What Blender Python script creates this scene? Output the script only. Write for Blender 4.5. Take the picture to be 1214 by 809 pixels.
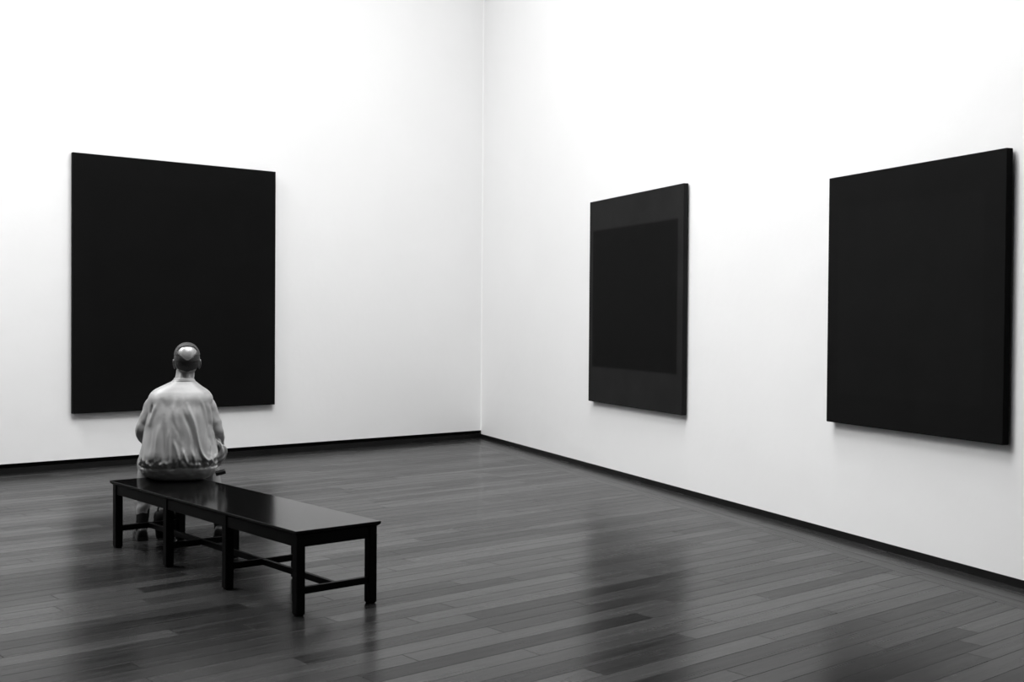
import bpy, bmesh, math, random
from mathutils import Vector, Matrix, noise

S = bpy.context.scene
C = S.collection
for o in list(bpy.data.objects):
    bpy.data.objects.remove(o)
rad = math.radians

# ------------------------------------------------------------------ camera
F_ = Vector((0.65114259, 0.75872505, -0.01869837))
R_ = Vector((0.7589276, -0.65113202, 0.00748259))
U_ = Vector((0.00649787, 0.01906294, 0.99979717))
cam = bpy.data.objects.new('camera', bpy.data.cameras.new('camera'))
C.objects.link(cam)
cam.matrix_world = Matrix(((R_.x, U_.x, -F_.x, -9.7783), (R_.y, U_.y, -F_.y, -12.0004), (R_.z, U_.z, -F_.z, 1.5565), (0, 0, 0, 1)))
cam.data.sensor_width = 36.0
cam.data.lens = 1407.92 / 1214 * 36
cam.data.clip_start = 0.05
S.camera = cam

# ------------------------------------------------------------------ light
S.view_settings.view_transform = 'Standard'
S.view_settings.look = 'None'
S.view_settings.gamma = 1
S.view_settings.use_curve_mapping = False
S.view_settings.exposure = 0.0
W = bpy.data.worlds.new('world')
S.world = W
W.use_nodes = True
W.node_tree.nodes['Background'].inputs[0].default_value = (0.5, 0.5, 0.5, 1)
W.node_tree.nodes['Background'].inputs[1].default_value = 0.02

def area(name, loc, sx, sy, power, rot=(0, 0, 0), spread=180):
    l = bpy.data.lights.new(name, 'AREA')
    l.shape = 'RECTANGLE'; l.size = sx; l.size_y = sy; l.energy = power
    l.spread = rad(spread)
    o = bpy.data.objects.new(name, l)
    C.objects.link(o)
    o.location = loc; o.rotation_euler = rot
    return o
LIGHT_SCALE = 1.05
for _x, _y, _w in ((-11.5, -1.5, 1.51), (-9, -1.5, 2.42), (-6.5, -4, 0.79), (-6.5, -6.5, 1.49), (-4, -6.5, 1.23), (-3.2, -4.9, 0.85), (-7.7, -2.7, 0.15)):
    area('ceiling_panel', (_x, _y, 8.4), 2.2, 2.2, 200 * _w * LIGHT_SCALE)

# ------------------------------------------------------------------ helpers
def obj(name, bm, mat, parent=None, smooth=False, loc=None):
    me = bpy.data.meshes.new(name)
    if isinstance(bm, bmesh.types.BMesh):
        bmesh.ops.recalc_face_normals(bm, faces=bm.faces)
        bm.to_mesh(me); bm.free()
    else:
        me = bm
    if mat: me.materials.append(mat)
    if smooth:
        me.polygons.foreach_set('use_smooth', [True] * len(me.polygons))
    o = bpy.data.objects.new(name, me)
    C.objects.link(o)
    if parent: o.parent = parent
    if loc: o.location = loc
    return o

def tag(o, label=None, cat=None, group=None, kind=None):
    if label: o['label'] = label
    if cat: o['category'] = cat
    if group: o['group'] = group
    if kind: o['kind'] = kind
    return o

def empty(name, loc, rz=0):
    o = bpy.data.objects.new(name, None); C.objects.link(o)
    o.location = loc; o.rotation_euler = (0, 0, rz)
    return o

def prism(bm, pts, z0, z1):
    a = [bm.verts.new((p[0], p[1], z0)) for p in pts]
    b = [bm.verts.new((p[0], p[1], z1)) for p in pts]
    n = len(pts)
    bm.faces.new(a[::-1]); bm.faces.new(b)
    for i in range(n):
        bm.faces.new((a[i], a[(i + 1) % n], b[(i + 1) % n], b[i]))

def box(bm, x0, x1, y0, y1, z0, z1):
    prism(bm, [(x0, y0), (x1, y0), (x1, y1), (x0, y1)], z0, z1)

def bevel(bm, w, seg=2):
    bmesh.ops.bevel(bm, geom=bm.edges[:], offset=w, segments=seg, affect='EDGES', profile=0.6)

def loft(bm, rings, cap=True):
    vs = [[bm.verts.new(p) for p in r] for r in rings]
    n = len(vs[0])
    for a, b in zip(vs, vs[1:]):
        for i in range(n):
            bm.faces.new((a[i], a[(i + 1) % n], b[(i + 1) % n], b[i]))
    if cap:
        bm.faces.new(vs[0][::-1]); bm.faces.new(vs[-1])

def catmull(P, n):
    # P: list of tuples any length; returns n*(len-1)+1 samples
    out = []
    m = len(P)
    for i in range(m - 1):
        p0 = P[max(i - 1, 0)]; p1 = P[i]; p2 = P[i + 1]; p3 = P[min(i + 2, m - 1)]
        for k in range(n):
            t = k / n
            out.append(tuple(0.5 * (2 * b + (c - a) * t + (2 * a - 5 * b + 4 * c - d) * t * t + (3 * b - a - 3 * c + d) * t ** 3)
                             for a, b, c, d in zip(p0, p1, p2, p3)))
    out.append(tuple(P[-1]))
    return out

def tube(bm, P, sub=6, n=16, disp=None, flat=1.0):
    """P: (x,y,z,r) control points; smooth tube with round caps."""
    Q = catmull(P, sub)
    pts = [Vector(q[:3]) for q in Q]; rr = [q[3] for q in Q]
    T = []
    for i in range(len(pts)):
        T.append((pts[min(i + 1, len(pts) - 1)] - pts[max(i - 1, 0)]).normalized())
    ref = Vector((0, 0, 1)) if abs(T[0].z) < 0.9 else Vector((1, 0, 0))
    a = T[0].cross(ref).normalized()
    rings = []
    L = 0
    for i, (p, t, r) in enumerate(zip(pts, T, rr)):
        if i: L += (p - pts[i - 1]).length
        a = (a - t * a.dot(t)).normalized(); b = t.cross(a)
        def ring(c, rad_):
            o = []
            for k in range(n):
                f = 2 * math.pi * k / n
                d = disp(L, f, p) if disp else 0
                o.append(c + (a * math.cos(f) + b * math.sin(f) * flat) * (rad_ + d))
            return o
        if i == 0:
            for s in (0.95, 0.75, 0.4):
                rings.append([c for c in ring(p - t * r * s * 0.9, r * math.sqrt(1 - s * s))])
        rings.append(ring(p, r))
        if i == len(pts) - 1:
            for s in (0.4, 0.75, 0.95):
                rings.append([c for c in ring(p + t * r * s * 0.9, r * math.sqrt(1 - s * s))])
    loft(bm, rings)

def remeshed(name, bm, voxel, smooth_it=2, fac=0.5):
    """Union of everything in bm as one continuous closed surface."""
    me = bpy.data.meshes.new(name + '_raw')
    bmesh.ops.recalc_face_normals(bm, faces=bm.faces)
    bm.to_mesh(me); bm.free()
    t = bpy.data.objects.new(name + '_raw', me); C.objects.link(t)
    m = t.modifiers.new('r', 'REMESH'); m.mode = 'VOXEL'; m.voxel_size = voxel; m.use_smooth_shade = True
    if smooth_it:
        s = t.modifiers.new('s', 'SMOOTH'); s.iterations = smooth_it; s.factor = fac
    dg = bpy.context.evaluated_depsgraph_get()
    out = bpy.data.meshes.new_from_object(t.evaluated_get(dg))
    bpy.data.objects.remove(t); bpy.data.meshes.remove(me)
    out.name = name
    out.materials.clear()
    return out

# ------------------------------------------------------------------ materials
def mat(name, g, rough=0.5, spec=0.5, bump=None, noise_amt=0.0, noise_scale=5.0, sheen=0.0, coat=0.0):
    m = bpy.data.materials.new(name); m.use_nodes = True
    nt = m.node_tree; N = nt.nodes; Lk = nt.links
    b = N['Principled BSDF']
    b.inputs['Base Color'].default_value = (g, g, g, 1)
    b.inputs['Roughness'].default_value = rough
    b.inputs['Specular IOR Level'].default_value = spec
    b.inputs['Sheen Weight'].default_value = sheen
    b.inputs['Coat Weight'].default_value = coat
    tc = N.new('ShaderNodeTexCoord')
    if noise_amt:
        n = N.new('ShaderNodeTexNoise'); n.inputs['Scale'].default_value = noise_scale; n.inputs['Detail'].default_value = 6
        Lk.new(tc.outputs['Object'], n.inputs['Vector'])
        mr = N.new('ShaderNodeMapRange')
        mr.inputs[3].default_value = g * (1 - noise_amt); mr.inputs[4].default_value = g * (1 + noise_amt)
        mr.inputs[1].default_value = 0.3; mr.inputs[2].default_value = 0.7
        Lk.new(n.outputs[0], mr.inputs[0]); Lk.new(mr.outputs[0], b.inputs['Base Color'])
    if bump:
        sc, st, dist = bump
        n = N.new('ShaderNodeTexNoise'); n.inputs['Scale'].default_value = sc; n.inputs['Detail'].default_value = 4
        Lk.new(tc.outputs['Object'], n.inputs['Vector'])
        bp = N.new('ShaderNodeBump'); bp.inputs['Strength'].default_value = st; bp.inputs['Distance'].default_value = dist
        Lk.new(n.outputs[0], bp.inputs['Height']); Lk.new(bp.outputs[0], b.inputs['Normal'])
    return m

M_wall = mat('white_wall_paint', 0.80, 0.9, 0.2, bump=(3.0, 0.25, 0.02), noise_amt=0.012, noise_scale=0.9)
M_far = mat('grey_wall_paint', 0.05, 0.9, 0.2)
M_ceil = mat('ceiling_paint', 0.25, 0.9, 0.2)
M_gap = mat('black_recess', 0.004, 0.8, 0.1)
M_base = mat('dark_baseboard', 0.005, 0.45, 0.2, noise_amt=0.3, noise_scale=4)
M_bench = mat('black_stained_wood', 0.0012, 0.40, 0.05)
M_benchtop = mat('polished_black_wood', 0.0015, 0.13, 0.12, bump=(9, 0.03, 0.002))
M_jacket = mat('satin_nylon', 0.27, 0.42, 0.6, bump=(55, 0.15, 0.003))
M_trouser = mat('light_cotton', 0.22, 0.8, 0.2, bump=(60, 0.3, 0.003))
M_skin = mat('skin', 0.175, 0.34, 0.6, coat=1.0)
M_skin.node_tree.nodes['Principled BSDF'].inputs['Coat Roughness'].default_value = 0.36
M_skin.node_tree.nodes['Principled BSDF'].inputs['Coat IOR'].default_value = 1.6
M_hair = mat('short_dark_hair', 0.022, 0.55, 0.4, bump=(260, 0.6, 0.004), noise_amt=0.3, noise_scale=60)
M_sock = mat('dark_sock', 0.005, 0.9, 0.1, bump=(200, 0.3, 0.002))
M_shoe = mat('dark_leather', 0.005, 0.5, 0.2)
M_sole = mat('shoe_sole', 0.008, 0.7, 0.3)
M_bag = mat('black_canvas_bag', 0.002, 0.7, 0.2, bump=(150, 0.3, 0.002))
M_strap = mat('webbing', 0.02, 0.6, 0.3)
M_phone = mat('black_leather_case', 0.004, 0.5, 0.3)

def floor_material(ang):
    m = bpy.data.materials.new('dark_plank_floor'); m.use_nodes = True
    nt = m.node_tree; N = nt.nodes; L = nt.links
    b = N['Principled BSDF']
    tc = N.new('ShaderNodeTexCoord')
    def math_(op, a, c=None, d=None):
        n = N.new('ShaderNodeMath'); n.operation = op
        for i, v in enumerate((a, c, d)):
            if v is None: continue
            if isinstance(v, (int, float)): n.inputs[i].default_value = v
            else: L.new(v, n.inputs[i])
        return n.outputs[0]
    sep = N.new('ShaderNodeSeparateXYZ'); L.new(tc.outputs['Object'], sep.inputs[0])
    x, y = sep.outputs[0], sep.outputs[1]
    # distance from the right wall, and distance along it
    nx, ny = -math.cos(ang), -math.sin(ang)
    rx, ry = math.sin(ang), -math.cos(ang)
    dist = math_('ADD', math_('MULTIPLY', x, nx), math_('MULTIPLY', y, ny))
    along = math_('ADD', math_('MULTIPLY', x, rx), math_('MULTIPLY', y, ry))
    BW = 0.38
    inb = math_('LESS_THAN', dist, BW)
    def mix(f, a, c):
        return math_('ADD', math_('MULTIPLY', a, math_('SUBTRACT', 1.0, f)), math_('MULTIPLY', c, f))
    PW = 0.1267
    v = mix(inb, math_('DIVIDE', y, 0.137), math_('ADD', math_('DIVIDE', dist, PW), 200.0))
    u = mix(inb, x, along)
    row = math_('FLOOR', v); fv = math_('FRACT', v)
    wn = N.new('ShaderNodeTexWhiteNoise'); wn.noise_dimensions = '1D'; L.new(row, wn.inputs['W'])
    uu = math_('ADD', math_('DIVIDE', u, 1.75), math_('MULTIPLY', wn.outputs[0], 7.3))
    cell = math_('FLOOR', uu); fu = math_('FRACT', uu)
    cb = N.new('ShaderNodeCombineXYZ'); L.new(row, cb.inputs[0]); L.new(cell, cb.inputs[1])
    w2 = N.new('ShaderNodeTexWhiteNoise'); w2.noise_dimensions = '3D'; L.new(cb.outputs[0], w2.inputs['Vector'])
    tone = w2.outputs[0]
    # seams
    ev = math_('MINIMUM', fv, math_('SUBTRACT', 1.0, fv))
    eu = math_('MULTIPLY', math_('MINIMUM', fu, math_('SUBTRACT', 1.0, fu)), 1.75 / 0.137)
    e = math_('MINIMUM', ev, eu)
    seam = N.new('ShaderNodeMapRange'); seam.inputs[1].default_value = 0.006; seam.inputs[2].default_value = 0.022
    L.new(e, seam.inputs[0])
    # grain stretched along the plank, offset per plank
    g = N.new('ShaderNodeCombineXYZ')
    L.new(math_('ADD', math_('MULTIPLY', u, 0.9), math_('MULTIPLY', tone, 50)), g.inputs[0])
    L.new(math_('MULTIPLY', v, 2.2), g.inputs[1]); L.new(math_('MULTIPLY', tone, 9), g.inputs[2])
    gn = N.new('ShaderNodeTexNoise'); gn.inputs['Scale'].default_value = 1.6; gn.inputs['Detail'].default_value = 6; gn.inputs['Roughness'].default_value = 0.6
    L.new(g.outputs[0], gn.inputs['Vector'])
    grain = gn.outputs[0]
    t3 = math_('POWER', tone, 1.4)
    base = math_('ADD', math_('ADD', 0.009, math_('MULTIPLY', t3, 0.024)), math_('MULTIPLY', math_('SUBTRACT', grain, 0.5), 0.020))
    base = math_('MAXIMUM', base, 0.003)
    base = math_('MULTIPLY', base, math_('ADD', 0.25, math_('MULTIPLY', seam.outputs[0], 0.75)))
    base = mix(inb, base, math_('ADD', 0.016, math_('MULTIPLY', base, 0.15)))
    L.new(base, b.inputs['Base Color'])
    L.new(math_('ADD', 0.15, math_('MULTIPLY', grain, 0.20)), b.inputs['Roughness'])
    L.new(math_('MULTIPLY', math_('ADD', 0.15, math_('MULTIPLY', seam.outputs[0], 0.85)),
                math_('ADD', FLOOR_SPEC, math_('MULTIPLY', tone, 0.04))), b.inputs['Specular IOR Level'])
    bp = N.new('ShaderNodeBump'); bp.inputs['Strength'].default_value = 0.6; bp.inputs['Distance'].default_value = 0.002
    L.new(math_('ADD', seam.outputs[0], math_('MULTIPLY', grain, 0.12)), bp.inputs['Height'])
    L.new(bp.outputs[0], b.inputs['Normal'])
    return m
FLOOR_SPEC = 0.07

# ------------------------------------------------------------------ room
ANG = rad(-19.0419)
rd = Vector((math.sin(ANG), -math.cos(ANG), 0))       # along the right wall, away from the corner
rn = Vector((-math.cos(ANG), -math.sin(ANG), 0))      # its normal, into the room
HG, HB, HC = 0.0988, 0.0511, 8.5
A = Vector((0, 0, 0)); B = Vector((-14, 0, 0)); D = rd * 16.0; E_ = Vector((-14, D.y, 0))

def struct(name, bm, m):
    return tag(obj(name, bm, m), kind='structure')

bm = bmesh.new()
prism(bm, [(0.4, 0.4), (-14.2, 0.4), (-14.2, D.y - 0.2), (D.x + 0.35, D.y - 0.2)], -0.12, 0.0)
struct('floor', bm, floor_material(ANG))
bm = bmesh.new()
prism(bm, [(0.4, 0.4), (-14.2, 0.4), (-14.2, D.y - 0.2), (D.x + 0.35, D.y - 0.2)], HC, HC + 0.15)
struct('ceiling', bm, M_ceil)
bm = bmesh.new()
box(bm, -14.2, 0.0, 0.0, 0.2, HG, HC)
struct('wall_left', bm, M_wall)
bm = bmesh.new()
box(bm, -14.2, 0.0, 0.035, 0.2, 0.0, HG)
struct('trim_1', bm, M_gap)                            # dark shadow gap under the left wall
bm = bmesh.new()
box(bm, -14.0, -0.004, 0.004, 0.035, 0.0, HB + 0.003)
struct('baseboard_left', bm, M_base)

def wallbox(bm, s0, s1, t0, t1, z0, z1):
    P = [rd * s0 + rn * t0, rd * s1 + rn * t0, rd * s1 + rn * t1, rd * s0 + rn * t1]
    prism(bm, [(p.x, p.y) for p in P], z0, z1)
bm = bmesh.new()
wallbox(bm, 0.0, 16.1, -0.2, 0.0, HB, HC)
struct('wall_right', bm, M_wall)
bm = bmesh.new()
wallbox(bm, 0.0, 16.0, -0.2, -0.003, 0.0, HB)
struct('baseboard_right', bm, M_base)
# narrow plaster fillet down the room corner
w = 0.012
p1 = Vector((-w, 0, 0)); p2 = rd * w
bm = bmesh.new()
prism(bm, [(p1.x, 0.0), (0.0, 0.0), (p2.x, p2.y)], HG, HC)
struct('trim_2', bm, M_wall)
bm = bmesh.new()
box(bm, -14.2, -14.0, D.y, 0.0, 0, HC)
struct('wall_side', bm, M_far)
bm = bmesh.new()
box(bm, -14.2, D.x + 0.07, D.y - 0.2, D.y, 0, HC)
struct('wall_back', bm, M_far)

# ------------------------------------------------------------------ paintings
def canvas_material(name, outer, inner, rect, soft, line=0.0):
    """dark paint; a darker rectangle rect=(x0,x1,z0,z1) as fractions of the canvas"""
    m = bpy.data.materials.new(name); m.use_nodes = True
    nt = m.node_tree; N = nt.nodes; L = nt.links; b = N['Principled BSDF']
    tc = N.new('ShaderNodeTexCoord'); sep = N.new('ShaderNodeSeparateXYZ'); L.new(tc.outputs['Generated'], sep.inputs[0])
    def mr(v, a, c):
        n = N.new('ShaderNodeMapRange'); n.inputs[1].default_value = a; n.inputs[2].default_value = c
        n.interpolation_type = 'SMOOTHSTEP'; L.new(v, n.inputs[0]); return n.outputs[0]
    def mul(a, c, op='MULTIPLY'):
        n = N.new('ShaderNodeMath'); n.operation = op
        for i, v in enumerate((a, c)):
            if isinstance(v, float): n.inputs[i].default_value = v
            else: L.new(v, n.inputs[i])
        return n.outputs[0]
    X, Z = sep.outputs[0], sep.outputs[2]
    x0, x1, z0, z1 = rect; s = soft
    f = mul(mul(mr(X, x0 - s, x0 + s), mr(X, x1 + s, x1 - s)), mul(mr(Z, z0 - s, z0 + s), mr(Z, z1 + s, z1 - s)))
    n1 = N.new('ShaderNodeTexNoise'); n1.inputs['Scale'].default_value = 3.0; n1.inputs['Detail'].default_value = 8
    L.new(tc.outputs['Object'], n1.inputs['Vector'])
    nf = mul(mul(n1.outputs[0], 0.5, 'SUBTRACT'), 0.8)
    base = mul(float(outer), mul(f, float(inner - outer)), 'ADD')
    base = mul(base, mul(nf, 1.0, 'ADD'))
    L.new(base, b.inputs['Base Color'])
    b.inputs['Roughness'].default_value = 0.85; b.inputs['Specular IOR Level'].default_value = 0.10
    wv = N.new('ShaderNodeTexNoise'); wv.inputs['Scale'].default_value = 220; L.new(tc.outputs['Object'], wv.inputs['Vector'])
    bp = N.new('ShaderNodeBump'); bp.inputs['Strength'].default_value = 0.3; bp.inputs['Distance'].default_value = 0.001
    L.new(wv.outputs[0], bp.inputs['Height']); L.new(bp.outputs[0], b.inputs['Normal'])
    return m

def painting(origin, rz, width, z0, z1, m, label, depth=0.048, gap=0.013):
    """local x along the wall, -y out of it; origin at bottom left on the wall"""
    r = empty('painting', (origin.x, origin.y, z0), rz)
    tag(r, label, 'painting', 'near-black paintings on the gallery walls')
    bm = bmesh.new(); box(bm, 0, width, -gap - depth, -gap, 0, z1 - z0)
    bevel(bm, 0.006, 3)
    obj('canvas', bm, m, r, smooth=False)
    bm = bmesh.new()
    for a in (0.08, width - 0.14): box(bm, a, a + 0.06, -gap - 0.001, 0.0, 0.10, z1 - z0 - 0.10)
    for c in (0.10, z1 - z0 - 0.16): box(bm, 0.08, width - 0.08, -gap - 0.001, 0.0, c, c + 0.06)
    obj('stretcher_frame', bm, M_gap, r)
    return r
M_c0 = canvas_material('paint_black_plain', 0.0024, 0.0020, (0.08, 0.92, 0.1, 0.9), 0.02)
M_c1 = canvas_material('paint_black_block', 0.0125, 0.0020, (0.045, 0.95, 0.175, 0.852), 0.008)
M_c2 = canvas_material('paint_black_faint', 0.0030, 0.0038, (0.07, 0.9, 0.12, 0.87), 0.008)
painting(Vector((-5.353, 0, 0)), 0, 5.353 - 3.062, 0.565, 3.197, M_c0,
         'large plain black canvas hanging on the left wall, facing the seated man')
rzr = math.atan2(rd.y, rd.x)
painting(rd * 3.388, rzr, 5.320 - 3.388, 0.712, 2.767, M_c1,
         'dark grey canvas with a blacker rectangle inside, nearer the room corner on the right wall')
painting(rd * 7.405, rzr, 9.100 - 7.405, 0.832, 2.584, M_c2,
         'almost uniformly black canvas at the far right of the photo on the right wall')

# ------------------------------------------------------------------ bench
def make_bench():
    r = empty('bench', (-6.6414, -6.6462, 0))
    tag(r, 'long low black wooden bench with eight legs and a glossy reflecting top', 'bench')
    Lb, Wb, Hb = 2.4383, 0.5281, 0.45
    # top: slab with an undercut edge
    bm = bmesh.new()
    def rect(i, z): return [Vector((i, i, z)), Vector((Wb - i, i, z)), Vector((Wb - i, Lb - i, z)), Vector((i, Lb - i, z))]
    loft(bm, [rect(0.016, Hb - 0.027), rect(0.010, Hb - 0.023), rect(0.003, Hb - 0.016), rect(0.0, Hb - 0.013), rect(0.0, Hb - 0.0015), rect(0.0015, Hb)])
    obj('bench_top', bm, M_benchtop, r)
    ov, lw = 0.015, 0.050
    zt = Hb - 0.024
    step = (Lb - 2 * ov - lw) / 3
    # rails
    a0, a1 = zt - 0.066, zt
    for x0 in (ov + 0.006, Wb - ov - 0.006 - 0.022):
        bm = bmesh.new(); box(bm, x0, x0 + 0.022, ov + 0.01, Lb - ov - 0.01, a0, a1); bevel(bm, 0.002, 1)
        obj('long_rail', bm, M_bench, r)
    for y0 in (ov + 0.006, Lb - ov - 0.006 - 0.022):
        bm = bmesh.new(); box(bm, ov + 0.01, Wb - ov - 0.01, y0, y0 + 0.022, a0, a1); bevel(bm, 0.002, 1)
        obj('end_rail', bm, M_bench, r)
    for i in range(4):
        y = ov + i * step
        for x in (ov, Wb - ov - lw):
            bm = bmesh.new()
            def sq(ins, z): return [Vector((x + ins, y + ins, z)), Vector((x + lw - ins, y + ins, z)), Vector((x + lw - ins, y + lw - ins, z)), Vector((x + ins, y + lw - ins, z))]
            loft(bm, [sq(0.008, 0.0), sq(0.001, 0.010), sq(0.0, 0.014), sq(0.0, zt)])
            bmesh.ops.bevel(bm, geom=[e for e in bm.edges if abs(e.verts[0].co.z - e.verts[1].co.z) > 0.2], offset=0.003, segments=2, affect='EDGES')
            obj('leg', bm, M_bench, r)
        bm = bmesh.new(); box(bm, ov + lw - 0.004, Wb - ov - lw + 0.004, y + lw / 2 - 0.012, y + lw / 2 + 0.012, 0.110, 0.147); bevel(bm, 0.002, 1)
        obj('cross_stretcher', bm, M_bench, r)
    bm = bmesh.new(); box(bm, Wb / 2 - 0.012, Wb / 2 + 0.012, ov + lw / 2, Lb - ov - lw / 2, 0.112, 0.1465); bevel(bm, 0.002, 1)
    obj('long_stretcher', bm, M_bench, r)
    return r
make_bench()

# ------------------------------------------------------------------ the seated man
PX, PY, PTH = -6.25, -4.43, rad(-25)     # local x = his right, local y = where he faces
HX, HY, HZ = 0.050, 0.078, 1.256         # head centre

def sstep(a, b, t):
    t = max(0.0, min(1.0, (t - a) / (b - a))); return t * t * (3 - 2 * t)
def gs(x, s): return math.exp(-x * x / (2 * s * s))

def head_point(d, off=0.0):
    """d: unit direction, face towards +y"""
    x, y, z = d.x, d.y, d.z
    a, b_, c = 0.0800, 0.100, 0.116
    rn_ = (abs(x) ** 2.35 + abs(y) ** 2.2 + abs(z) ** 2.35) ** (-1 / 2.3) if z > 0 else 1.0
    rn_ = 1 + (rn_ - 1) * 0.9
    p = Vector((x * a, y * b_, z * c)) * rn_
    low = sstep(0.0, -1.0, z)
    p.x *= 1 - 0.30 * low * (0.5 + 0.5 * sstep(-0.3, 0.6, y))
    if y < 0: p.y *= 1 - 0.32 * sstep(-0.15, -0.95, z)      # nape
    if y < 0: p.y *= 1 + 0.06 * gs(z - 0.25, 0.35)           # occiput
    if z > 0.3: p.x *= 1 + 0.05 * gs(z - 0.5, 0.25)
    if y > 0:
        f = sstep(0.3, 0.95, y)
        p.y += f * 0.010 * sstep(0.05, -0.9, z)                      # jaw forward
        # nose
        p.y += 0.025 * gs(x * a, 0.0085 + 0.004 * sstep(0.1, -0.15, z)) * sstep(0.16, -0.13, z) * sstep(-0.30, -0.20, z) * f
        # eye sockets, brow, lids
        for sx in (-1, 1):
            ex = x * a - sx * 0.031; ez = z * c - 0.004
            p.y -= 0.009 * gs(ex, 0.012) * gs(ez, 0.010) * f
            p.y += 0.006 * gs(ex, 0.008) * gs(ez, 0.006) * f
            p.y += 0.004 * gs(ex, 0.016) * gs(ez - 0.018, 0.005) * f
            p.y += 0.004 * gs(x * a - sx * 0.045, 0.014) * gs(z * c + 0.022, 0.014) * f
        # lips and chin
        p.y += 0.006 * gs(x * a, 0.018) * gs(z * c + 0.056, 0.004) * f
        p.y += 0.006 * gs(x * a, 0.016) * gs(z * c + 0.066, 0.004) * f
        p.y -= 0.003 * gs(x * a, 0.020) * gs(z * c + 0.061, 0.0015) * f
        p.y += 0.007 * gs(x * a, 0.020) * gs(z * c + 0.093, 0.012) * f
    if off: p += p.normalized() * off
    # slight backward tilt of the head, as he looks up at the canvas
    t = rad(4)
    return Vector((p.x, p.y * math.cos(t) - p.z * math.sin(t), p.y * math.sin(t) + p.z * math.cos(t))) + Vector((HX, HY, HZ))

def sph_dirs(nu, nv):
    for j in range(nv + 1):
        th = math.pi * j / nv
        yield [Vector((math.sin(th) * math.cos(2 * math.pi * i / nu), math.sin(th) * math.sin(2 * math.pi * i / nu), math.cos(th))) for i in range(nu)]

def hand(bm, wrist, fwd, side, up, thumb_sign):
    """palm and five bent fingers laid over a thigh. side points to the hand's thumb-less edge."""
    def P(a, b, c): return wrist + fwd * a + side * b + up * c
    def T(pts, sub=3, n=10, flat=1.0): tube(bm, [tuple(P(*q[:3])) + (q[3],) for q in pts], sub, n, flat=flat)
    for b in (-0.027, -0.009, 0.010, 0.028):
        T([(-0.01, b * 0.6, 0, 0.013), (0.045, b * 0.9, 0.003, 0.0135), (0.092, b, 0.002, 0.0115)])
    lens = {-0.029: 0.070, -0.0095: 0.080, 0.0105: 0.074, 0.031: 0.058}
    for b, Ln in lens.items():
        s = 1.25
        T([(0.088, b, 0.002, 0.0095), (0.088 + Ln * 0.45, b * s, 0.004, 0.0086), (0.088 + Ln * 0.78, b * s * 1.05, -0.006, 0.0078), (0.088 + Ln, b * s * 1.05, -0.018, 0.0066)])
    k = thumb_sign
    T([(0.018, -0.020 * 1, -0.002, 0.013), (0.045, -0.046, -0.006, 0.0115), (0.072, -0.060, -0.010, 0.0095), (0.096, -0.064, -0.016, 0.0078)])

def V(*a): return Vector(a)
SH = {-1: V(-0.160, 0.038, 0.968), 1: V(0.174, 0.038, 0.962)}
EL = {-1: V(-0.238, 0.035, 0.775), 1: V(0.243, 0.030, 0.772)}
WR = {-1: V(-0.165, 0.225, 0.655), 1: V(0.262, 0.190, 0.650)}
HIP = {-1: V(-0.10, 0.02, 0.555), 1: V(0.10, 0.02, 0.555)}
KN = {-1: V(-0.215, 0.43, 0.515), 1: V(0.205, 0.42, 0.515)}
AN = {-1: V(-0.250, 0.285, 0.095), 1: V(0.275, 0.225, 0.095)}

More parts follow.
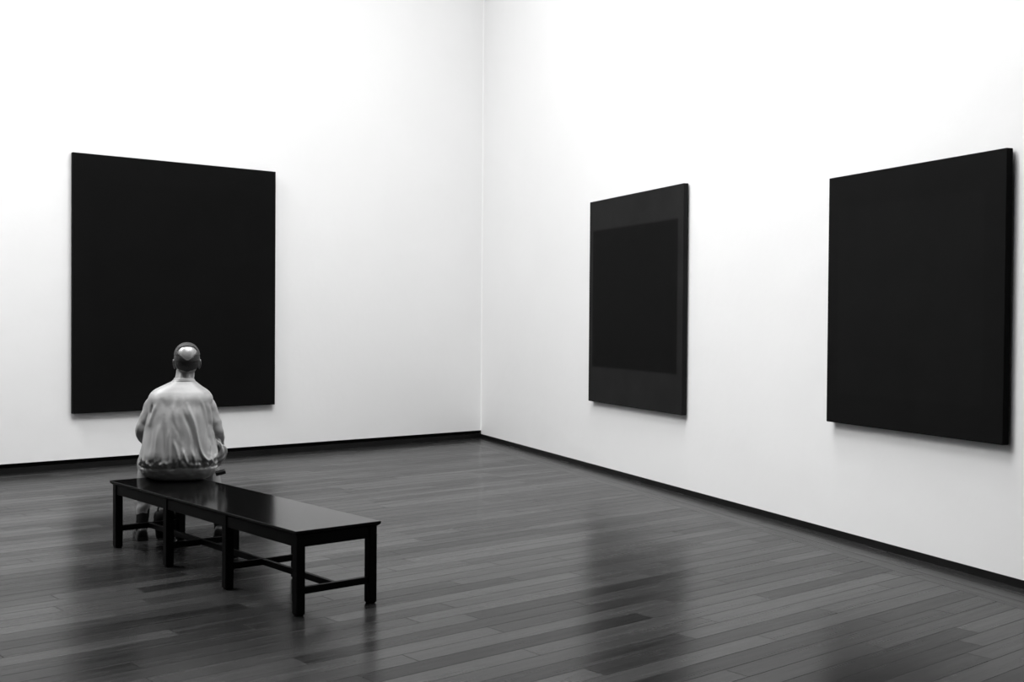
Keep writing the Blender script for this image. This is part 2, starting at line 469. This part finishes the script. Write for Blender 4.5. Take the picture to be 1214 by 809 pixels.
def build_body():
    bm = bmesh.new()
    rings = []
    dirs = list(sph_dirs(72, 56))
    rings = [[head_point(d) for d in row] for row in dirs[1:-1]]
    loft(bm, rings)
    # ears
    for s in (-1, 1):
        ec = Vector((HX + s * 0.0770, HY + 0.006, HZ - 0.026))
        rr = []
        for k in range(9):
            t = -1 + 2 * k / 8
            w_ = math.sqrt(max(0.02, 1 - t * t)) * (0.018 + 0.004 * t)
            cz = t * 0.034; cx = s * (0.006 + 0.003 * t + 0.004 * (1 - t * t))
            rr.append([ec + Vector((cx + s * (0.004 * math.cos(f)) - s * 0.0 + s * 0.005 * math.sin(-f), w_ * math.sin(f) + 0.1 * cz * -1, cz)) for f in [2 * math.pi * q / 12 for q in range(12)]])
        loft(bm, rr)
    def T(pts, sub=5, n=20, flat=1.0): tube(bm, [tuple(p) + (r,) for p, r in pts], sub, n, flat=flat)
    # neck and trunk
    T([(V(0.025, 0.030, 1.04), 0.072), (V(0.032, 0.070, 1.11), 0.064), (V(0.040, 0.094, 1.17), 0.061), (V(0.047, 0.092, 1.24), 0.056)])
    tr = [(0, 0.02, 0.555, 0.170, 0.11), (0, 0.01, 0.64, 0.16, 0.115), (0, 0.01, 0.76, 0.155, 0.11), (0.005, 0.02, 0.88, 0.165, 0.11), (0.01, 0.03, 0.97, 0.165, 0.095), (0.015, 0.035, 1.03, 0.13, 0.075), (0.02, 0.04, 1.07, 0.06, 0.055)]
    tt = catmull(tr, 5)
    loft(bm, [[V(x + a * math.cos(f), y + b * math.sin(f), z) for f in [2 * math.pi * q / 32 for q in range(32)]] for x, y, z, a, b in tt])
    for s in (-1, 1):
        sh, el, wr = SH[s], EL[s], WR[s]
        m1 = (sh + el) / 2; m2 = el.lerp(wr, 0.35)
        T([(sh, 0.050), (m1, 0.043), (el, 0.036), (m2, 0.038), (wr, 0.024)])
        f = (wr - el).normalized(); f = (f + V(0, 0.35, 0.15)).normalized()
        up = V(0, 0, 1); up = (up - f * up.dot(f)).normalized()
        side = f.cross(up) * s
        hand(bm, wr + f * 0.01, f, side, up, s)
        hp, kn, an = HIP[s], KN[s], AN[s]
        T([(hp, 0.068), (hp.lerp(kn, 0.5), 0.058), (kn, 0.046), (kn.lerp(an, 0.35), 0.041), (an, 0.031), (an + V(0, 0, -0.03), 0.031)])
        T([(an + V(0, -0.03, -0.055), 0.026), (an + V(0, 0.05, -0.05), 0.030), (an + V(0, 0.13, -0.058), 0.028), (an + V(0, 0.165, -0.065), 0.018)])
    return remeshed('person', bm, 0.0032, 3, 0.5)

# --- jacket
def pxx(px): return (px - 212.0) / 178.0
def pyz(py): return 0.45 + (570.0 - py) / 178.0

RIDGES = [  # ([(px, py), ...], width m, height m) folds of the jacket's back
    ([(186, 477), (181, 492), (176, 506)], 0.010, 0.010),
    ([(181, 478), (178, 492)], 0.007, -0.010),
    ([(244, 476), (248, 492), (251, 508)], 0.010, 0.009),
    ([(241, 478), (245, 494), (250, 508)], 0.008, -0.008),
    ([(208, 474), (204, 488), (208, 505), (214, 525), (216, 545)], 0.011, 0.008),
    ([(203, 484), (206, 500), (213, 520), (213, 545)], 0.010, -0.010),
    ([(214, 482), (222, 500), (229, 520), (228, 540)], 0.012, -0.011),
    ([(221, 478), (229, 500), (233, 520), (238, 536), (245, 545), (251, 541)], 0.009, 0.017),
    ([(240, 490), (246, 512), (247, 530), (246, 538)], 0.012, -0.010),
    ([(236, 472), (243, 488), (249, 505)], 0.009, 0.006),
    ([(206, 520), (210, 535), (214, 549)], 0.008, 0.012),
    ([(216, 530), (219, 541), (224, 551)], 0.007, 0.013),
    ([(226, 530), (230, 545), (231, 552)], 0.008, 0.010),
    ([(190, 500), (187, 520), (184, 545)], 0.011, 0.009),
    ([(182, 500), (179, 520), (176, 540)], 0.012, -0.006),
    ([(195, 492), (195, 520), (196, 546)], 0.012, -0.008),
    ([(201, 505), (200, 525), (201, 548)], 0.010, 0.006),
    ([(190, 470), (196, 482), (196, 500)], 0.016, -0.005),
    ([(251, 512), (255, 522), (255, 538), (249, 547)], 0.006, 0.014),
    ([(248, 515), (251, 528), (249, 540)], 0.008, -0.012),
    ([(172, 500), (171, 520), (168, 540)], 0.010, 0.007),
    ([(176, 546), (181, 552)], 0.008, 0.012),
]
RD = []
for pts, w_, h_ in RIDGES:
    q = [(pxx(a), pyz(b)) for a, b in pts]
    if len(q) > 2: q = [tuple(t) for t in catmull(q, 3)]
    RD.append((q, w_, h_, min(a for a, _ in q) - 3.5 * w_, max(a for a, _ in q) + 3.5 * w_, min(b for _, b in q) - 3.5 * w_, max(b for _, b in q) + 3.5 * w_))

def ridge_disp(x, z):
    d = 0.0
    for q, w_, h_, xa, xb, za, zb in RD:
        if x < xa or x > xb or z < za or z > zb: continue
        best = 9; bt = 0; n = len(q) - 1
        for i in range(n):
            ax, az = q[i]; bx, bz = q[i + 1]
            dx, dz = bx - ax, bz - az; l2 = dx * dx + dz * dz
            t = max(0, min(1, ((x - ax) * dx + (z - az) * dz) / l2))
            e = math.hypot(x - ax - t * dx, z - az - t * dz)
            if e < best: best = e; bt = (i + t) / n
        taper = sstep(-0.05, 0.3, bt) * (1 - 0.9 * sstep(0.72, 1.0, bt))
        d += 0.95 * h_ * gs(best, w_ * 0.85) * (0.12 + 0.88 * taper)
    return d

TORSO = [  # z, x left, x right, y centre, half depth
    (0.4525, -0.120, 0.145, 0.0, 0.100), (0.456, -0.150, 0.172, 0.0, 0.124), (0.472, -0.200, 0.208, 0.0, 0.150), (0.503, -0.242, 0.244, 0.0, 0.176),
    (0.530, -0.254, 0.254, 0.0, 0.188), (0.552, -0.258, 0.256, 0.0, 0.190), (0.585, -0.262, 0.256, 0.0, 0.205), (0.63, -0.255, 0.250, -0.002, 0.205),
    (0.70, -0.236, 0.238, 0.0, 0.192), (0.776, -0.222, 0.222, 0.005, 0.178), (0.843, -0.212, 0.214, 0.012, 0.168), (0.90, -0.205, 0.210, 0.018, 0.158),
    (0.956, -0.206, 0.216, 0.024, 0.140), (1.00, -0.205, 0.222, 0.032, 0.132), (1.035, -0.188, 0.206, 0.036, 0.115), (1.06, -0.160, 0.180, 0.040, 0.100), (1.078, -0.125, 0.152, 0.044, 0.090),
    (1.102, -0.075, 0.122, 0.054, 0.080), (1.118, -0.046, 0.106, 0.060, 0.077), (1.130, -0.036, 0.098, 0.064, 0.075), (1.137, -0.033, 0.095, 0.066, 0.073)]

def build_jacket():
    bm = bmesh.new()
    NA = 300
    rings = []
    prof = catmull(TORSO, 12)
    for z, xl, xr, yc, hd in prof:
        xc = (xl + xr) / 2; hw = (xr - xl) / 2
        row = []
        for k in range(NA):
            f = 2 * math.pi * k / NA
            cx, sy = math.cos(f), math.sin(f)
            e = 2 / 2.55
            px_ = xc + hw * math.copysign(abs(cx) ** e, cx)
            py_ = yc + hd * math.copysign(abs(sy) ** e, sy)
            d = 0.0
            back = sstep(0.15, -0.35, sy)
            d += back * ridge_disp(px_, z)
            # general soft creases
            n1 = noise.noise(Vector((px_ * 9, py_ * 9, z * 3.2)))
            n2 = noise.noise(Vector((px_ * 22 + 3, py_ * 22, z * 8)))
            fold = sstep(1.05, 0.9, z) * sstep(0.53, 0.58, z)
            d += fold * (0.0055 * n1 + 0.003 * n2 + 0.0075 * noise.noise(Vector((px_ * 30, 4, z * 4 + px_ * 6))))
            # gathers just above the elastic waistband
            g = gs(z - 0.572, 0.018)
            s_arc = f * 0.22
            d += g * (0.0075 * math.sin(f * 26 + 3 * n1 * 4) + 0.017 * noise.noise(Vector((f * 11, z * 30, 1.7))))
            # band line
            d -= 0.011 * gs(z - 0.547 - 0.008 * noise.noise(Vector((f * 4, 3, 3))), 0.0055) * sstep(0.5, -0.1, sy)
            d += 0.006 * sstep(0.545, 0.53, z) * sstep(0.47, 0.49, z) * noise.noise(Vector((f * 5, z * 40, 8)))
            # collar seam
            d -= 0.003 * gs(z - 1.112, 0.003)
            out = Vector((cx / hw, sy / hd, 0)).normalized()
            zz = z
            # waistband sags in the middle of the back
            row.append(Vector((px_, py_, zz)) + out * d)
        rings.append(row)
    loft(bm, rings)
    # sleeves
    def sleeve(s):
        sh, el, wr = SH[s], EL[s], WR[s]
        def disp(L, f, p):
            d = 0.006 * noise.noise(Vector((p.x * 14 + math.cos(f) * 1.5, p.y * 14 + math.sin(f) * 1.5, p.z * 14)))
            d += 0.0016 * math.sin(L * 95 + 1.6 * math.cos(f + 0.6) + s) * gs(L - 0.235, 0.075)
            d += 0.0025 * math.sin(L * 140 + 1.3 * math.sin(f)) * sstep(0.36, 0.42, L)
            return d
        P = [(sh + V(-s * 0.045, 0, 0.005), 0.060), (sh + V(s * 0.004, 0, -0.010), 0.060), (sh.lerp(el, 0.35), 0.060), (sh.lerp(el, 0.72), 0.055), (el + V(s * 0.0, 0.004, 0.0), 0.050),
             (el.lerp(wr, 0.3) + V(0, 0, -0.006), 0.052), (el.lerp(wr, 0.65), 0.049), (el.lerp(wr, 0.88), 0.041), (wr, 0.034), (wr + (wr - el).normalized() * 0.02, 0.033)]
        tube(bm, [tuple(p) + (r,) for p, r in P], 9, 60, disp=disp)
    sleeve(-1); sleeve(1)
    # slack of the open front bunched beside his right hip
    def dl(L, f, p):
        return 0.016 * noise.noise(Vector((p.x * 30, p.y * 26 + 2 * math.cos(f), p.z * 26 + 2 * math.sin(f))))
    tube(bm, [(0.235, 0.01, 0.715, 0.018), (0.262, 0.01, 0.68, 0.022), (0.284, 0.01, 0.635, 0.028), (0.268, 0.02, 0.585, 0.034), (0.235, 0.02, 0.55, 0.030)], 8, 40, disp=dl)
    return remeshed('jacket', bm, 0.0032, 1, 0.45)

def hair_object(par):
    """solid cap of short hair around a bald crown, above the forehead and down to the nape"""
    nu, nv = 200, 150
    dirs = list(sph_dirs(nu, nv))
    def inside(d):
        x, y, z = d.x, d.y, d.z
        # bald patch: rounded above, narrowing downwards to the back
        if y < 0.1:
            u = z - 0.50; v = x - 0.03 + 0.03 * noise.noise(Vector((x * 7, z * 7, 2)))
            if u > 0: wv = 0.70 * math.sqrt(max(0, 1 - (u / 0.33) ** 2))
            else: wv = 0.70 * max(0.0, 1 - (-u / 0.38)) ** 0.75
            if abs(v) < wv: return False
        if y > 0.0:
            lim = 0.05 + 0.75 * sstep(0.0, 0.62, y)
            if z < lim: return False
            return True
        # nape hairline
        lim = -0.60 + 0.14 * abs(x) / 0.8 + 0.42 * sstep(-0.35, 0.0, y)
        return z > lim + 0.03 * noise.noise(Vector((x * 12, y * 12, 5)))
    bm = bmesh.new()
    outer, inner = {}, {}
    keep = set()
    for j in range(1, nv - 1):
        for i in range(nu):
            q = [(i, j), ((i + 1) % nu, j), ((i + 1) % nu, j + 1), (i, j + 1)]
            c = sum((dirs[b][a] for a, b in q), Vector()).normalized()
            if inside(c): keep.add((i, j))
    def vtx(dct, a, b, off):
        if (a, b) not in dct:
            d = dirs[b][a]
            dct[(a, b)] = bm.verts.new(head_point(d, off(a, b)))
        return dct[(a, b)]
    def full(a, b):
        c = 0
        for da in (-2, -1, 0, 1):
            for db in (-2, -1, 0, 1):
                if ((a + da) % nu, b + db) in keep: c += 1
        return c / 16
    fo = lambda a, b: 0.001 + 0.0055 * full(a, b) + 0.0012 * noise.noise(dirs[b][a] * 40)
    fi = lambda a, b: -0.003
    for (i, j) in keep:
        q = [(i, j), ((i + 1) % nu, j), ((i + 1) % nu, j + 1), (i, j + 1)]
        bm.faces.new([vtx(outer, a, b, fo) for a, b in q])
        bm.faces.new([vtx(inner, a, b, fi) for a, b in reversed(q)])
        for (da, db), (p, r) in (((-1, 0), (3, 0)), ((1, 0), (1, 2)), ((0, -1), (0, 1)), ((0, 1), (2, 3))):
            if ((i + da) % nu, j + db) not in keep:
                a1, a2 = q[p], q[r]
                bm.faces.new([vtx(outer, *a1, fo), vtx(outer, *a2, fo), vtx(inner, *a2, fi), vtx(inner, *a1, fi)])
    return obj('hair', bm, M_hair, par, smooth=True)

def build_trousers():
    bm = bmesh.new()
    tt = catmull([(0, 0.015, 0.470, 0.175, 0.115), (0, 0.015, 0.50, 0.190, 0.135), (0, 0.015, 0.57, 0.195, 0.14), (0, 0.01, 0.65, 0.185, 0.135), (0, 0.01, 0.70, 0.175, 0.13)], 5)
    loft(bm, [[V(x + a * math.cos(f), y + b * math.sin(f), z) for f in [2 * math.pi * q / 48 for q in range(48)]] for x, y, z, a, b in tt])
    for s in (-1, 1):
        hp, kn, an = HIP[s], KN[s], AN[s]
        def disp(L, f, p):
            return 0.006 * noise.noise(Vector((p.x * 10 + math.cos(f), p.y * 10 + math.sin(f), p.z * 10))) + 0.0035 * math.sin(L * 80 + 1.5 * math.cos(f)) * (gs(L - 0.42, 0.06) + gs(L - 0.72, 0.05))
        hem = kn.lerp(an, 0.80)
        hpo = hp + V(-0.055 if s < 0 else 0.026, 0.0, -0.012)
        tube(bm, [tuple(p) + (r,) for p, r in [(hpo, 0.084), (hpo.lerp(kn, 0.35), 0.088), (hpo.lerp(kn, 0.7), 0.078), (kn + V(0, -0.005, 0), 0.070), (kn.lerp(an, 0.22) + V(0, -0.01, 0), 0.064),
              (kn.lerp(an, 0.5) + V(0, -0.012, 0), 0.056), (kn.lerp(an, 0.70) + V(0, -0.006, 0), 0.047), (hem, 0.045)]], 8, 48, disp=disp)
    me = remeshed('trousers', bm, 0.0042, 2, 0.4)
    # nothing may sink into the bench seat
    for v in me.vertices:
        if v.co.y < 0.28 and v.co.z < 0.4535 and v.co.z > 0.38: v.co.z = 0.4535
    return me

def build_shoe(par, an, yaw):
    def ring_at(t, grow=0.0, zt=None):
        return None
    r = bmesh.new()
    # outline along the foot: t from heel (0) to toe (1)
    prof = [(-0.078, 0.020, 0.050, 0.004), (-0.070, 0.031, 0.078, 0.0), (-0.040, 0.036, 0.092, 0.0), (0.0, 0.036, 0.098, 0.0), (0.045, 0.036, 0.088, 0.0),
            (0.09, 0.042, 0.070, 0.0), (0.14, 0.047, 0.058, 0.0), (0.175, 0.042, 0.050, 0.0), (0.200, 0.028, 0.042, 0.002), (0.210, 0.012, 0.030, 0.006)]
    def R3(v): return Vector((v.x * math.cos(yaw) - v.y * math.sin(yaw), v.x * math.sin(yaw) + v.y * math.cos(yaw), v.z)) + Vector((an.x, an.y, 0))
    rings = []
    for y, hw, ht, lift in catmull(prof, 4):
        row = []
        for k in range(28):
            f = 2 * math.pi * k / 28
            c, s = math.cos(f), math.sin(f)
            x = hw * math.copysign(abs(c) ** 0.75, c)
            z = 0.022 + (ht - 0.022) * abs(s) ** 0.8 if s > 0 else 0.022
            row.append(R3(Vector((x, y, z))))
        rings.append(row)
    loft(r, rings)
    o = obj('shoe', r, M_shoe, par, smooth=True)
    b = bmesh.new()
    rings = []
    out = []
    pr = catmull(prof, 4)
    right = [(hw + 0.004, y) for y, hw, _, _ in pr]; left = [(-(hw + 0.004), y) for y, hw, _, _ in pr[::-1]]
    loop = [(0, pr[0][0] - 0.006)] + right + [(0, pr[-1][0] + 0.006)] + left
    lo = [R3(Vector((x * 0.96, y * 0.99, 0.001))) for x, y in loop]
    mi = [R3(Vector((x, y, 0.008))) for x, y in loop]
    hi = [R3(Vector((x, y, 0.026))) for x, y in loop]
    loft(b, [lo, mi, hi])
    obj('sole', b, M_sole, o, smooth=False)
    # laces
    l = bmesh.new()
    for k in range(4):
        y = 0.045 + k * 0.018; z = 0.089 - k * 0.0072
        tube(l, [tuple(R3(Vector((-0.018, y, z - 0.006)))) + (0.0022,), tuple(R3(Vector((0, y, z + 0.001)))) + (0.0022,), tuple(R3(Vector((0.018, y, z - 0.006)))) + (0.0022,)], 4, 8)
    obj('laces', l, M_strap, o, smooth=True)
    return o

person = obj('person', build_body(), M_skin, smooth=True)
person.location = (PX, PY, 0); person.rotation_euler = (0, 0, PTH)
tag(person, 'balding man in a pale satin jacket, seen from behind, sitting on the bench', 'person')
obj('jacket', build_jacket(), M_jacket, person, smooth=True)
obj('trousers', build_trousers(), M_trouser, person, smooth=True)
hair_object(person)
for s in (-1, 1):
    kn, an = KN[s], AN[s]
    b = bmesh.new()
    tube(b, [tuple(kn.lerp(an, 0.72)) + (0.044,), tuple(kn.lerp(an, 0.85)) + (0.043,), tuple(an) + (0.039,), tuple(an + V(0, 0, -0.03)) + (0.038,)], 5, 24)
    obj('sock', b, M_sock, person, smooth=True)
    build_shoe(person, an, rad(6) * -s)

# ------------------------------------------------------------------ bag on the floor between his feet
def make_bag():
    th = PTH
    r = empty('shoulder_bag', (PX + (-0.085) * math.cos(th) - 0.30 * math.sin(th), PY + (-0.085) * math.sin(th) + 0.30 * math.cos(th), 0), th)
    tag(r, 'small black shoulder bag set down on the floor by the man\'s feet', 'bag')
    b = bmesh.new()
    rings = []
    for z, hw, hd in catmull([(0.001, 0.050, 0.035), (0.010, 0.062, 0.045), (0.06, 0.072, 0.055), (0.12, 0.082, 0.060), (0.165, 0.085, 0.058), (0.188, 0.074, 0.048), (0.200, 0.050, 0.025), (0.203, 0.03, 0.012)], 4):
        row = []
        for k in range(36):
            f = 2 * math.pi * k / 36; c, s = math.cos(f), math.sin(f)
            n = 0.004 * noise.noise(Vector((c * 2, s * 2, z * 18)))
            row.append(Vector(((hw + n) * math.copysign(abs(c) ** 0.6, c), (hd + n) * math.copysign(abs(s) ** 0.6, s), z)))
        rings.append(row)
    loft(b, rings); obj('bag_body', b, M_bag, r, smooth=True)
    b = bmesh.new()
    tube(b, [(-0.055, -0.02, 0.188, 0.005), (-0.055, -0.03, 0.215, 0.005), (-0.035, -0.03, 0.236, 0.005), (-0.010, -0.03, 0.238, 0.005), (0.012, -0.02, 0.215, 0.005), (0.014, -0.01, 0.190, 0.005)], 6, 10)
    obj('handle', b, M_bag, r, smooth=True)
    b = bmesh.new()
    tube(b, [(-0.078, 0.02, 0.165, 0.004), (-0.082, -0.03, 0.120, 0.004), (-0.070, -0.062, 0.060, 0.004), (-0.058, -0.066, 0.012, 0.004), (-0.010, -0.075, 0.005, 0.004), (0.040, -0.070, 0.006, 0.004)], 6, 10)
    obj('strap', b, M_bag, r, smooth=True)
    return r
make_bag()

# small black case poking out beside his right hip
b = bmesh.new()
box(b, -0.034, 0.034, -0.045, 0.045, -0.012, 0.012); bevel(b, 0.005, 3)
case = obj('carrying_case', b, M_phone, smooth=False)
case.location = (PX + 0.274 * math.cos(PTH) + 0.01 * math.sin(PTH) * -1, PY + 0.274 * math.sin(PTH) + 0.01 * math.cos(PTH), 0.487)
case.rotation_euler = (0, rad(-14), PTH)
tag(case, 'small black case sticking out beside the seated man\'s right hip', 'case')
